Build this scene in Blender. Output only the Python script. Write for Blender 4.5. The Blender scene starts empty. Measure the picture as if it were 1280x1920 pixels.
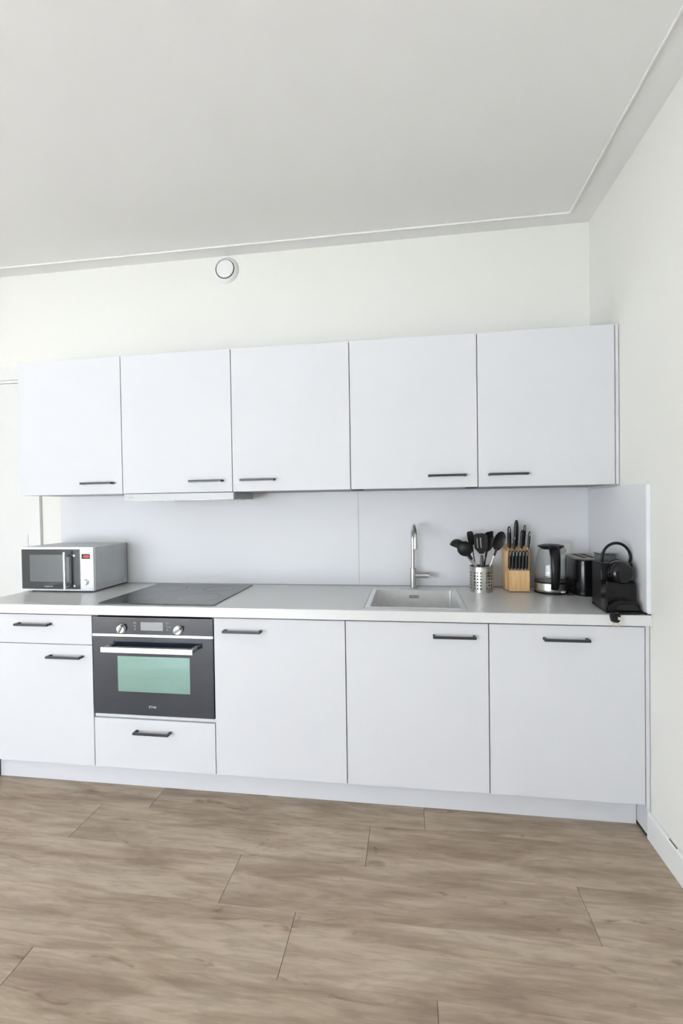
import bpy, bmesh, math, random
from mathutils import Vector, Matrix
random.seed(7)
S = bpy.context.scene
COL = S.collection
PI = math.pi

# ------------------------------------------------------------------ camera
CAMP = Vector((-0.93616, -2.61732, 1.34691))
yaw, pitch, roll = 0.14379, -0.01604, -0.0147
cy_, sy_ = math.cos(yaw), math.sin(yaw)
F = Vector((-sy_ * math.cos(pitch), cy_ * math.cos(pitch), math.sin(pitch)))
R0 = Vector((cy_, sy_, 0.0))
U0 = R0.cross(F)
R2 = R0 * math.cos(roll) + U0 * math.sin(roll)
U2 = U0 * math.cos(roll) - R0 * math.sin(roll)
cam = bpy.data.cameras.new('camera')
cam.sensor_fit = 'HORIZONTAL'
cam.sensor_width = 36.0
cam.lens = 881.7 / 1280.0 * 36.0
cam.clip_start = 0.05
cam_o = bpy.data.objects.new('camera', cam)
cam_o.matrix_world = Matrix(((R2.x, U2.x, -F.x, CAMP.x), (R2.y, U2.y, -F.y, CAMP.y), (R2.z, U2.z, -F.z, CAMP.z), (0, 0, 0, 1)))
COL.objects.link(cam_o)
S.camera = cam_o

# ------------------------------------------------------------------ world, window daylight, exposure
SKY = 30.2
w = bpy.data.worlds.new('world'); S.world = w; w.use_nodes = True
bg = w.node_tree.nodes['Background']
# overcast sky: standard overcast distribution, L = Lz (1 + 2 sin(elevation)) / 3
wt = w.node_tree; tcw = wt.nodes.new('ShaderNodeTexCoord'); sx = wt.nodes.new('ShaderNodeSeparateXYZ')
mx_ = wt.nodes.new('ShaderNodeMath'); mx_.operation = 'MAXIMUM'; mx_.inputs[1].default_value = 0.0
ma = wt.nodes.new('ShaderNodeMath'); ma.operation = 'MULTIPLY_ADD'; ma.inputs[1].default_value = SKY * 2 / 3; ma.inputs[2].default_value = SKY / 3
wt.links.new(tcw.outputs['Generated'], sx.inputs[0]); wt.links.new(sx.outputs[2], mx_.inputs[0]); wt.links.new(mx_.outputs[0], ma.inputs[0]); wt.links.new(ma.outputs[0], bg.inputs[1])
bg.inputs[0].default_value = (0.83, 0.915, 1.0, 1.0)
def portal(name, loc, rot, sx, sy):
    l = bpy.data.lights.new(name, 'AREA'); l.shape = 'RECTANGLE'; l.size = sx; l.size_y = sy
    l.cycles.is_portal = True
    o = bpy.data.objects.new(name, l); o.location = loc; o.rotation_euler = rot; COL.objects.link(o)
XL, YR, ZC = -5.2, -5.6, 2.79          # left wall, rear wall, ceiling
WIN = (-5.1, -2.5, 0.03, 2.02)         # rear glazing x0 x1 z0 z1
WIL = (-5.4, -4.0, 0.03, 2.02)         # left wall glazing y0 y1 z0 z1
portal('portal_rear', ((WIN[0] + WIN[1]) / 2, YR - 0.02, (WIN[2] + WIN[3]) / 2), (PI / 2, 0, 0), WIN[1] - WIN[0], WIN[3] - WIN[2])
portal('portal_left', (XL - 0.02, (WIL[0] + WIL[1]) / 2, (WIL[2] + WIL[3]) / 2), (0, -PI / 2, 0), WIL[3] - WIL[2], WIL[1] - WIL[0])
S.view_settings.view_transform = 'Standard'
S.view_settings.look = 'None'
S.view_settings.gamma = 1.0
S.view_settings.exposure = 0.0
S.view_settings.use_curve_mapping = False

# ------------------------------------------------------------------ materials
def mat(name, color, rough=0.5, metal=0.0, spec=0.5, coat=0.0, emit=None, estr=0.0, bump=None, aniso=0.0):
    m = bpy.data.materials.new(name); m.use_nodes = True
    nt = m.node_tree; p = nt.nodes['Principled BSDF']
    p.inputs['Base Color'].default_value = (*color, 1)
    p.inputs['Roughness'].default_value = rough
    p.inputs['Metallic'].default_value = metal
    p.inputs['Specular IOR Level'].default_value = spec
    p.inputs['Coat Weight'].default_value = coat
    p.inputs['Coat Roughness'].default_value = 0.05
    if aniso: p.inputs['Anisotropic'].default_value = aniso
    if emit:
        p.inputs['Emission Color'].default_value = (*emit, 1); p.inputs['Emission Strength'].default_value = estr
    if bump:
        sc, st, det, sx = bump
        tc = nt.nodes.new('ShaderNodeTexCoord'); mp = nt.nodes.new('ShaderNodeMapping'); mp.inputs['Scale'].default_value = sx
        no = nt.nodes.new('ShaderNodeTexNoise'); no.inputs['Scale'].default_value = sc; no.inputs['Detail'].default_value = det
        b = nt.nodes.new('ShaderNodeBump'); b.inputs['Strength'].default_value = st; b.inputs['Distance'].default_value = 0.002
        nt.links.new(tc.outputs['Object'], mp.inputs[0]); nt.links.new(mp.outputs[0], no.inputs['Vector'])
        nt.links.new(no.outputs[0], b.inputs['Height']); nt.links.new(b.outputs[0], p.inputs['Normal'])
    return m
def vary(m, c1, c2, scale, sxyz=(1, 1, 1), detail=4, lo=0.35, hi=0.65):
    nt = m.node_tree; p = nt.nodes['Principled BSDF']
    tc = nt.nodes.new('ShaderNodeTexCoord'); mp = nt.nodes.new('ShaderNodeMapping'); mp.inputs['Scale'].default_value = sxyz
    no = nt.nodes.new('ShaderNodeTexNoise'); no.inputs['Scale'].default_value = scale; no.inputs['Detail'].default_value = detail
    cr = nt.nodes.new('ShaderNodeValToRGB'); cr.color_ramp.elements[0].position = lo; cr.color_ramp.elements[1].position = hi
    cr.color_ramp.elements[0].color = (*c1, 1); cr.color_ramp.elements[1].color = (*c2, 1)
    nt.links.new(tc.outputs['Object'], mp.inputs[0]); nt.links.new(mp.outputs[0], no.inputs['Vector'])
    nt.links.new(no.outputs[0], cr.inputs[0]); nt.links.new(cr.outputs[0], p.inputs['Base Color'])
    return m
WALL = vary(mat('wall_paint', (0.80, 0.81, 0.77), 0.75, bump=(220, 0.12, 3, (1, 1, 1)), spec=0.2), (0.785, 0.77, 0.725), (0.795, 0.78, 0.74), 1.5)
CEIL = vary(mat('ceiling_paint', (0.78, 0.78, 0.77), 0.85, bump=(90, 0.15, 4, (1, 1, 1)), spec=0.15), (0.89, 0.885, 0.875), (0.90, 0.895, 0.885), 1.2)
TRIMW = mat('white_trim_paint', (0.82, 0.82, 0.80), 0.4)
DOORW = mat('white_door_paint', (0.74, 0.735, 0.715), 0.4)
CAB = vary(mat('cabinet_laminate', (0.76, 0.76, 0.79), 0.55, spec=0.25, bump=(400, 0.06, 2, (1, 1, 1))), (0.64, 0.636, 0.658), (0.65, 0.645, 0.665), 3)
CARC = mat('carcass_board', (0.26, 0.26, 0.27), 0.6)
TOP = vary(mat('worktop_laminate', (0.68, 0.675, 0.66), 0.33, spec=0.6, coat=0.5, bump=(600, 0.03, 2, (1, 1, 1))), (0.66, 0.655, 0.65), (0.675, 0.67, 0.665), 60)
TOP.node_tree.nodes['Principled BSDF'].inputs['Coat IOR'].default_value = 1.5
TOP.node_tree.nodes['Principled BSDF'].inputs['Coat Roughness'].default_value = 0.32
SPLASH = vary(mat('splashback_laminate', (0.70, 0.70, 0.73), 0.5, spec=0.25), (0.70, 0.695, 0.715), (0.71, 0.705, 0.725), 2)
SEAL_SHADE = mat('grey_sealant_and_shade', (0.33, 0.34, 0.36), 0.5)
BLKM = mat('black_handle_metal', (0.022, 0.022, 0.028), 0.38, spec=0.5)
BLKP = mat('black_plastic', (0.005, 0.005, 0.0055), 0.34, spec=0.28, bump=(300, 0.05, 2, (1, 1, 1)))
BLKG = mat('black_gloss_plastic', (0.004, 0.004, 0.005), 0.14, spec=0.32, coat=0.1)
NYL = mat('black_nylon', (0.009, 0.009, 0.010), 0.42, spec=0.3)
GREYP = mat('smoke_grey_plastic', (0.10, 0.102, 0.105), 0.3, coat=0.2)
KNIFEP = mat('black_knife_handle', (0.006, 0.006, 0.007), 0.34, spec=0.28)
RINGM = mat('hob_print', (0.035, 0.037, 0.04), 0.3)
GLASSB = mat('black_oven_glass', (0.012, 0.016, 0.027), 0.10, spec=0.75, coat=0.15)
HOBG = mat('black_hob_glass', (0.014, 0.016, 0.021), 0.14, spec=0.6, coat=0.0)
STEEL = vary(mat('brushed_steel', (0.55, 0.54, 0.52), 0.30, 1.0, bump=(60, 0.10, 4, (1, 1, 40))), (0.50, 0.495, 0.48), (0.58, 0.575, 0.56), 40, (1, 1, 12))
STEELS = vary(mat('sink_steel', (0.50, 0.50, 0.50), 0.38, 1.0), (0.83, 0.83, 0.835), (0.88, 0.88, 0.88), 30, (1, 1, 1))
SILVER = mat('polished_silver_strip', (0.58, 0.58, 0.59), 0.42, 0.9)
SILVP = vary(mat('silver_paint', (0.48, 0.50, 0.51), 0.38, 0.35), (0.46, 0.48, 0.49), (0.50, 0.52, 0.53), 8)
WPLAS = mat('white_gloss_plastic', (0.80, 0.82, 0.84), 0.25)
CREAM = mat('white_socket_plastic', (0.78, 0.78, 0.75), 0.3)
DARK = mat('dark_recess', (0.02, 0.02, 0.02), 0.7)
GREYD = mat('grey_display', (0.28, 0.28, 0.28), 0.3)
MARK = mat('pale_print', (0.55, 0.58, 0.60), 0.5)
MARKG = mat('grey_print', (0.22, 0.22, 0.23), 0.5)
MARKF = mat('faint_print', (0.10, 0.11, 0.12), 0.5)
PGP = mat('pale_grey_print', (.62, .64, .67), .5)
LED = mat('red_led', (0.3, 0.01, 0.01), 0.4, emit=(1.0, 0.06, 0.05), estr=2.0)
WINO = vary(mat('oven_window_glass', (0.30, 0.47, 0.42), 0.16, 0.75, spec=0.8), (0.22, 0.35, 0.31), (0.25, 0.385, 0.345), 3, (1, 1, 12))
MWG = mat('microwave_mesh_glass', (0.09, 0.095, 0.10), 0.25, spec=0.8)
MWD = mat('microwave_dark_glass', (0.02, 0.022, 0.026), 0.15, spec=0.7, coat=0.2)
BAMB = vary(mat('bamboo', (0.62, 0.40, 0.19), 0.42), (0.54, 0.33, 0.14), (0.70, 0.46, 0.23), 14, (9, 9, 0.7), 5, 0.3, 0.7)
BRASS = mat('pale_brass', (0.7, 0.62, 0.45), 0.3, 1.0)
CHIP = mat('chipped_paint_gap', (0.16, 0.12, 0.08), 0.8)
def glass_mat():
    m = bpy.data.materials.new('clear_glass'); m.use_nodes = True; nt = m.node_tree
    nt.nodes.remove(nt.nodes['Principled BSDF']); out = nt.nodes['Material Output']
    tr = nt.nodes.new('ShaderNodeBsdfTransparent'); tr.inputs[0].default_value = (0.982, 0.99, 0.987, 1)
    gl = nt.nodes.new('ShaderNodeBsdfGlossy'); gl.inputs['Roughness'].default_value = 0.03
    fr = nt.nodes.new('ShaderNodeFresnel'); ge = nt.nodes.new('ShaderNodeNewGeometry')
    mr = nt.nodes.new('ShaderNodeMapRange'); mr.inputs[3].default_value = 1.5; mr.inputs[4].default_value = 1 / 1.5
    nt.links.new(ge.outputs['Backfacing'], mr.inputs[0]); nt.links.new(mr.outputs[0], fr.inputs[0])
    mx = nt.nodes.new('ShaderNodeMixShader')
    nt.links.new(fr.outputs[0], mx.inputs[0]); nt.links.new(tr.outputs[0], mx.inputs[1]); nt.links.new(gl.outputs[0], mx.inputs[2]); nt.links.new(mx.outputs[0], out.inputs[0])
    return m
GLASS = glass_mat()
def floor_mat():
    m = bpy.data.materials.new('grey_oak_vinyl'); m.use_nodes = True; nt = m.node_tree; L = nt.links.new
    p = nt.nodes['Principled BSDF']
    def N(t, **k):
        n = nt.nodes.new(t)
        for a, b in k.items(): n.inputs[a].default_value = b
        return n
    tc = N('ShaderNodeTexCoord'); oi = N('ShaderNodeObjectInfo')
    mul = nt.nodes.new('ShaderNodeMath'); mul.operation = 'MULTIPLY'; mul.inputs[1].default_value = 37.0
    L(oi.outputs['Random'], mul.inputs[0])
    cb = N('ShaderNodeCombineXYZ'); L(mul.outputs[0], cb.inputs[0]); L(mul.outputs[0], cb.inputs[2])
    add = nt.nodes.new('ShaderNodeVectorMath'); add.operation = 'ADD'; L(tc.outputs['Object'], add.inputs[0]); L(cb.outputs[0], add.inputs[1])
    def layer(scale, sx, sy, det, dist=0.0, rough=0.55):
        mp = N('ShaderNodeMapping'); mp.inputs['Scale'].default_value = (sx, sy, 1); L(add.outputs[0], mp.inputs[0])
        n = N('ShaderNodeTexNoise'); n.inputs['Scale'].default_value = scale; n.inputs['Detail'].default_value = det
        n.inputs['Distortion'].default_value = dist; n.inputs['Roughness'].default_value = rough; L(mp.outputs[0], n.inputs['Vector']); return n
    big = layer(1.0, 2.0, 11.0, 4, 0.6)
    mid = layer(1.0, 6.0, 45.0, 6, 0.8, 0.6)
    fine = layer(1.0, 22.0, 330.0, 4, 0.2)
    knot = layer(1.0, 5.5, 17.0, 3, 1.2)
    cr = nt.nodes.new('ShaderNodeValToRGB'); e = cr.color_ramp.elements
    e[0].position = 0.34; e[0].color = (0.31, 0.228, 0.165, 1); e[1].position = 0.64; e[1].color = (0.475, 0.385, 0.295, 1)
    x = e.new(0.48); x.color = (0.400, 0.310, 0.230, 1)
    L(big.outputs[0], cr.inputs[0])
    cr2 = nt.nodes.new('ShaderNodeValToRGB'); e = cr2.color_ramp.elements
    e[0].position = 0.36; e[0].color = (0.81, 0.795, 0.78, 1); e[1].position = 0.60; e[1].color = (1.06, 1.06, 1.06, 1)
    L(mid.outputs[0], cr2.inputs[0])
    cr3 = nt.nodes.new('ShaderNodeValToRGB'); e = cr3.color_ramp.elements
    e[0].position = 0.3; e[0].color = (0.94, 0.93, 0.92, 1); e[1].position = 0.7; e[1].color = (1.03, 1.03, 1.03, 1)
    L(fine.outputs[0], cr3.inputs[0])
    cr4 = nt.nodes.new('ShaderNodeValToRGB'); e = cr4.color_ramp.elements
    e[0].position = 0.27; e[0].color = (0.66, 0.61, 0.57, 1); e[1].position = 0.36; e[1].color = (1, 1, 1, 1)
    L(knot.outputs[0], cr4.inputs[0])
    def mulc(a, b):
        q = nt.nodes.new('ShaderNodeVectorMath'); q.operation = 'MULTIPLY'; L(a, q.inputs[0]); L(b, q.inputs[1]); return q.outputs[0]
    c = mulc(mulc(mulc(cr.outputs[0], cr2.outputs[0]), cr3.outputs[0]), cr4.outputs[0])
    tone = nt.nodes.new('ShaderNodeMapRange'); tone.inputs[3].default_value = 0.98; tone.inputs[4].default_value = 1.02; L(oi.outputs['Random'], tone.inputs[0])
    sc = nt.nodes.new('ShaderNodeVectorMath'); sc.operation = 'SCALE'; L(c, sc.inputs[0]); L(tone.outputs[0], sc.inputs['Scale'])
    L(sc.outputs[0], p.inputs['Base Color'])
    p.inputs['Roughness'].default_value = 0.42; p.inputs['Specular IOR Level'].default_value = 0.45
    b = N('ShaderNodeBump'); b.inputs['Strength'].default_value = 0.12; b.inputs['Distance'].default_value = 0.001
    L(fine.outputs[0], b.inputs['Height']); L(b.outputs[0], p.inputs['Normal'])
    return m
FLOORM = floor_mat()

# ------------------------------------------------------------------ builders
def tag(o, label=None, cat=None, group=None, kind=None):
    if label: o['label'] = label
    if cat: o['category'] = cat
    if group: o['group'] = group
    if kind: o['kind'] = kind
    return o
def thing(name, label, cat, loc, group=None):
    o = bpy.data.objects.new(name, None); o.empty_display_size = 0.05; o.location = loc; COL.objects.link(o)
    return tag(o, label, cat, group)
def wloc(o):
    v = Vector((0, 0, 0))
    while o: v += o.location; o = o.parent
    return v
class B:
    def __init__(s): s.bm = bmesh.new()
    def _bev(s, geom, bev, seg=2):
        if bev: bmesh.ops.bevel(s.bm, geom=geom, offset=bev, segments=seg, affect='EDGES', profile=0.5, clamp_overlap=True)
    def box(s, x0, x1, y0, y1, z0, z1, bev=0.0, seg=2, M=None):
        r = bmesh.ops.create_cube(s.bm, size=1.0); vs = r['verts']
        for v in vs:
            v.co = Vector((x0 + (v.co.x + .5) * (x1 - x0), y0 + (v.co.y + .5) * (y1 - y0), z0 + (v.co.z + .5) * (z1 - z0)))
        if M is not None:
            for v in vs: v.co = M @ v.co
        if bev:
            es = list({e for v in vs for e in v.link_edges}); s._bev(es, bev, seg)
        return s
    def prism(s, pts, axis, a, b, bev=0.0, seg=2, M=None):
        # pts: 2D polygon; axis 'x': (y,z), 'y': (x,z), 'z': (x,y)
        def mk(p, t):
            q = {'x': (t, p[0], p[1]), 'y': (p[0], t, p[1]), 'z': (p[0], p[1], t)}[axis]
            q = Vector(q); return M @ q if M is not None else q
        v0 = [s.bm.verts.new(mk(p, a)) for p in pts]; v1 = [s.bm.verts.new(mk(p, b)) for p in pts]
        fs = [s.bm.faces.new(v0), s.bm.faces.new(v1[::-1])]; n = len(pts)
        for i in range(n): fs.append(s.bm.faces.new((v0[i], v1[i], v1[(i + 1) % n], v0[(i + 1) % n])))
        bmesh.ops.recalc_face_normals(s.bm, faces=fs)
        if bev: s._bev(list({e for f in fs[:2] for e in f.edges}), bev, seg)
        return s
    def lathe(s, prof, c, axis=Vector((0, 0, 1)), seg=32, closed=False, M=None):
        axis = Vector(axis).normalized(); c = Vector(c)
        u = axis.orthogonal().normalized() if abs(axis.z) < 0.99 else Vector((1, 0, 0)); v = axis.cross(u)
        rings = []; fs = []
        for (r, h) in prof:
            if r < 1e-6: q = c + axis * h; rings.append([s.bm.verts.new(M @ q if M is not None else q)])
            else:
                ring = []
                for i in range(seg):
                    t = 2 * PI * i / seg; q = c + axis * h + (u * math.cos(t) + v * math.sin(t)) * r
                    ring.append(s.bm.verts.new(M @ q if M is not None else q))
                rings.append(ring)
        pairs = list(zip(rings, rings[1:]))
        if closed: pairs.append((rings[-1], rings[0]))
        for a, b in pairs:
            if len(a) == 1 and len(b) == 1: continue
            for i in range(seg):
                j = (i + 1) % seg
                if len(a) == 1: fs.append(s.bm.faces.new((a[0], b[j], b[i])))
                elif len(b) == 1: fs.append(s.bm.faces.new((a[i], a[j], b[0])))
                else: fs.append(s.bm.faces.new((a[i], a[j], b[j], b[i])))
        bmesh.ops.recalc_face_normals(s.bm, faces=fs)
        return s
    def cyl(s, p0, p1, r0, r1=None, seg=24, bev=0.0):
        p0, p1 = Vector(p0), Vector(p1); r1 = r0 if r1 is None else r1; L = (p1 - p0).length
        b = min(bev, r0 * .9, r1 * .9)
        pr = [(0, 0), (r0 - b, 0)] + ([(r0, b), (r1, L - b)] if b else [(r0, 0), (r1, L)][(0 if not b else 0):]) + [(r1 - b, L), (0, L)]
        if not b: pr = [(0, 0), (r0, 0), (r1, L), (0, L)]
        return s.lathe(pr, p0, (p1 - p0), seg)
    def tube(s, pts, r, seg=12, flat=None, cap=True, up=None):
        # flat=(a,b): elliptical section half-axes along side / normal
        pts = [Vector(p) for p in pts]; n = len(pts); rings = []
        T = [(pts[min(i + 1, n - 1)] - pts[max(i - 1, 0)]).normalized() for i in range(n)]
        nrm = (Vector(up) if up else T[0].orthogonal()); nrm = (nrm - T[0] * nrm.dot(T[0])).normalized()
        fs = []
        for i in range(n):
            nrm = (nrm - T[i] * nrm.dot(T[i])).normalized(); bi = T[i].cross(nrm)
            if flat: fa = flat[i] if isinstance(flat[0], (tuple, list)) else flat; ra, rb = fa
            else: ra = rb = (r[i] if isinstance(r, (list, tuple)) else r)
            rings.append([s.bm.verts.new(pts[i] + nrm * (ra * math.cos(2 * PI * k / seg)) + bi * (rb * math.sin(2 * PI * k / seg))) for k in range(seg)])
        for a, b in zip(rings, rings[1:]):
            for k in range(seg): fs.append(s.bm.faces.new((a[k], a[(k + 1) % seg], b[(k + 1) % seg], b[k])))
        if cap: fs += [s.bm.faces.new(rings[0][::-1]), s.bm.faces.new(rings[-1])]
        bmesh.ops.recalc_face_normals(s.bm, faces=fs)
        return s
    def dish(s, M, a, b, depth, th=0.002, nr=7, seg=28, sph=False):
        # shallow bowl in local xz plane, hollow side toward local -y, centre at origin
        fs = []
        def layer(off, sc):
            rings = [[s.bm.verts.new(M @ Vector((0, depth + off, 0)))]]
            for k in range(1, nr + 1):
                r = k / nr; d = depth * (math.sqrt(max(0, 1 - r * r)) if sph else 1 - r * r)
                rings.append([s.bm.verts.new(M @ Vector(((a * sc) * r * math.cos(2 * PI * i / seg), d + off, (b * sc) * r * math.sin(2 * PI * i / seg)))) for i in range(seg)])
            return rings
        A = layer(0, 1.0); Bq = layer(th, 1.0 + th / max(a, b))
        for Q in (A, Bq):
            for i in range(seg): fs.append(s.bm.faces.new((Q[0][0], Q[1][i], Q[1][(i + 1) % seg])))
            for k in range(1, nr):
                for i in range(seg): j = (i + 1) % seg; fs.append(s.bm.faces.new((Q[k][i], Q[k + 1][i], Q[k + 1][j], Q[k][j])))
        for i in range(seg): j = (i + 1) % seg; fs.append(s.bm.faces.new((A[nr][i], Bq[nr][i], Bq[nr][j], A[nr][j])))
        bmesh.ops.recalc_face_normals(s.bm, faces=fs)
        return s
    def build(s, name, m, parent=None, ang=35, label=None):
        off = wloc(parent) if parent else Vector((0, 0, 0))
        if parent is not None:
            for v in s.bm.verts: v.co -= off
        me = bpy.data.meshes.new(name); s.bm.to_mesh(me); s.bm.free()
        if m: me.materials.append(m)
        me.shade_smooth(); me.set_sharp_from_angle(angle=math.radians(ang))
        o = bpy.data.objects.new(name, me); COL.objects.link(o)
        wn = o.modifiers.new('weighted_normal', 'WEIGHTED_NORMAL'); wn.keep_sharp = True; wn.weight = 80
        if parent is not None: o.parent = parent
        if label: o['label'] = label
        return o
def bx(name, m, parent, *a, bev=0.0, seg=2, label=None):
    return B().box(*a, bev=bev, seg=seg).build(name, m, parent, label=label)
def text(name, body, m, parent, loc, height, width=None, depth=0.0004, shear=0.0):
    cu = bpy.data.curves.new(name + '_curve', 'FONT'); cu.body = body; cu.align_x = 'CENTER'; cu.align_y = 'CENTER'; cu.size = 1.0; cu.extrude = 0.02; cu.shear = shear
    t = bpy.data.objects.new(name, cu); COL.objects.link(t)
    bpy.context.view_layer.update()
    me = bpy.data.meshes.new_from_object(t.evaluated_get(bpy.context.evaluated_depsgraph_get()))
    bpy.data.objects.remove(t); bpy.data.curves.remove(cu)
    xs = [v.co.x for v in me.vertices]; ys = [v.co.y for v in me.vertices]; zs = [v.co.z for v in me.vertices]
    w0, h0, d0 = max(xs) - min(xs), max(ys) - min(ys), max(zs) - min(zs)
    cx, cyy, cz = (max(xs) + min(xs)) / 2, (max(ys) + min(ys)) / 2, (max(zs) + min(zs)) / 2
    sy = height / h0; sx = (width / w0) if width else sy
    off = wloc(parent)
    for v in me.vertices:
        x, y, z = (v.co.x - cx) * sx, (v.co.y - cyy) * sy, (v.co.z - cz) / d0 * depth
        v.co = Vector((loc[0] + x, loc[1] - z, loc[2] + y)) - off
    me.materials.clear(); me.materials.append(m)
    o = bpy.data.objects.new(name, me); COL.objects.link(o); o.parent = parent
    return o
def frame(u, n, o):
    # local z -> u (along shaft), local y -> roughly n (away from viewer)
    u = Vector(u).normalized(); n = Vector(n); n = (n - u * n.dot(u)).normalized(); x = n.cross(u)
    o = Vector(o)
    return Matrix(((x.x, n.x, u.x, o.x), (x.y, n.y, u.y, o.y), (x.z, n.z, u.z, o.z), (0, 0, 0, 1)))

# ------------------------------------------------------------------ room shell
def struct(name, b, m, parent=None):
    o = b.build(name, m, parent)
    if parent is None: o['kind'] = 'structure'
    return o
floor = struct('floor', B().box(XL, 0.1, YR, 0.1, -0.12, -0.006), mat('floor_underlay', (0.09, 0.07, 0.055), 0.8))
PW, PL = 0.223, 1.22
rowx = {-3: -0.890, -4: -1.115, -5: -0.375, -6: -1.325, -7: -0.878}
row = -1
while True:
    y1 = -0.006 + PW * (row + 1) if False else -0.675 + PW * (row + 4) - PW
    y0 = y1 - PW
    row -= 1
    if y1 < YR: break
    if y0 > 0: continue
    k = round((-0.675 - y1) / PW)            # 0 = row just in front of the plinth
    base = {-1: -0.890, 0: -1.115, 1: -0.375, 2: -1.325, 3: -0.878}.get(k, -0.3 - ((k * 0.47) % 1.22))
    x = base + PL * math.ceil((0 - base) / PL)
    while x > XL:
        a, b = max(x - PL, XL), min(x, 0.0)
        if b - a > 0.01:
            ya, yb = max(y0, YR), min(y1, 0.0)
            if yb - ya > 0.01:
                o = B().box(a + .0007, b - .0007, ya + .0002, yb - .0002, -0.006, 0.0, bev=0.0006, seg=1).build('plank', FLOORM, floor)
        x -= PL
struct('exterior_ground', B().box(-40, 30, -45, YR - .12, -0.5, -0.13), mat('bounce_ground', (.78, .77, .75), .85))  # unseen ground, its colour raised to bounce more light onto the ceiling
struct('exterior_ground', B().box(-40, XL - .12, YR - .12, 6, -0.5, -0.13), bpy.data.materials['bounce_ground'])
struct('wall_back', B().box(XL - .12, 0.12, 0, 0.12, -0.12, ZC + .12), WALL)
struct('wall_right', B().box(0, 0.12, YR - .12, -0.0005, -0.12, ZC + .12), WALL)
wl = B(); y0, y1, z0, z1 = WIL
wl.box(XL - .12, XL, YR - .12, y0, -0.12, ZC + .12); wl.box(XL - .12, XL, y1, -0.0005, -0.12, ZC + .12)
wl.box(XL - .12, XL, y0, y1, -0.12, z0); wl.box(XL - .12, XL, y0, y1, z1, ZC + .12)
struct('wall_left', wl, WALL)
wf = B()
for i in range(5):
    yy = y0 + (y1 - y0) * i / 4; wf.box(XL - .09, XL - .03, max(y0, yy - .03), min(y1, yy + .03), z0, z1, bev=.004)
for zz in (z0, z1 - .06): wf.box(XL - .088, XL - .032, y0, y1, zz, zz + .06, bev=.004)
struct('window_2', wf, TRIMW)
rear = B()
x0, x1, z0, z1 = WIN
rear.box(XL, x0, YR - .12, YR, 0, ZC); rear.box(x1, 0, YR - .12, YR, 0, ZC)
rear.box(x0, x1, YR - .12, YR, 0, z0); rear.box(x0, x1, YR - .12, YR, z1, ZC)
struct('wall_rear', rear, WALL)
wf = B()
n = 3
for i in range(n + 1):
    xx = x0 + (x1 - x0) * i / n; wf.box(max(x0, xx - .03), min(x1, xx + .03), YR - .09, YR - .03, z0, z1, bev=.004)
for zz in (z0, z1 - .06): wf.box(x0, x1, YR - .088, YR - .032, zz, zz + .06, bev=.004)
struct('window_1', wf, TRIMW)
struct('ceiling', B().box(XL - .12, 0.12, YR - .12, 0.12, ZC, ZC + .12), CEIL)
# flat border with a thin raised bead along the back and right ceiling edges
struct('trim_1', B().box(XL, -0.127, -0.109, -0.101, ZC - .009, ZC + .001, bev=.003), TRIMW)
struct('trim_2', B().box(-0.131, -0.123, YR, -0.101, ZC - .009, ZC + .001, bev=.003), TRIMW)
bb = struct('baseboard_right', B().prism([(0, 0), (-0.016, 0), (-0.016, 0.098), (-0.010, 0.106), (0, 0.108)], 'y', YR + .002, -0.6125), TRIMW)
for y, L in ((-0.79, 0.05), (-0.905, 0.03)):
    bx('paint_chip', CHIP, bb, -0.0125, -0.0085, y - L / 2, y + L / 2, 0.1045, 0.1072)
# interior door in the back wall, partly behind the kitchen
dr = B()
dr.box(-3.273, -3.188, -0.020, -0.0002, 0, 2.225, bev=.003); dr.box(-4.26, -4.175, -0.020, -0.0002, 0, 2.225, bev=.003)
dr.box(-4.175, -3.273, -0.020, -0.0002, 2.145, 2.225, bev=.003)
d1 = struct('door_1', dr, DOORW)
bx('door_stop', DOORW, d1, -4.175, -3.273, -0.012, -0.0002, 2.128, 2.1445)
bx('door_leaf', DOORW, d1, -4.172, -3.277, -0.010, -0.0002, 0.006, 2.125, bev=.002)
for z in (0.25, 1.15, 1.95):
    B().cyl((-3.275, -0.018, z - .04), (-3.275, -0.018, z + .04), 0.006).build('hinge', mat('hinge_steel', (.5, .5, .5), .35, 1.0) if z < .3 else bpy.data.materials['hinge_steel'], d1)

# ------------------------------------------------------------------ kitchen units
X = [-3.018 + 0.6 * i for i in range(6)]
GAP = 0.0020
def handle(parent, x, z, yf, up=True, L=0.175):
    """black bar pull: straight bar on two legs that flare outwards towards the door"""
    b = B()
    yb = yf - 0.030
    b.box(x, x + L, yb - .0045, yb + .0045, z - .0052, z + .0052, bev=.0012)
    for s_, e in ((x, 1), (x + L, -1)):
        b.prism([(s_, yb - .003), (s_ + e * .011, yb - .003), (s_ + e * .011, yf + .0002), (s_ - e * .0, yf + .0002)], 'z', z - .005, z + .005, bev=.001)
    return b.build('handle', BLKM, parent)
YU, YBF = -0.346, -0.609
ZB, ZT = 1.419, 2.136
upper_lab = ['leftmost white wall cabinet, above the microwave, black handle at its lower right',
             'white wall cabinet directly above the steel extractor hood',
             'middle white wall cabinet, its black handle at the lower left corner',
             'white wall cabinet above the tap, handle at its lower right',
             'rightmost white wall cabinet, above the kettle, handle at its lower left']
hx = [-2.640, -2.040, -1.770, -0.848, -0.572]
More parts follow.
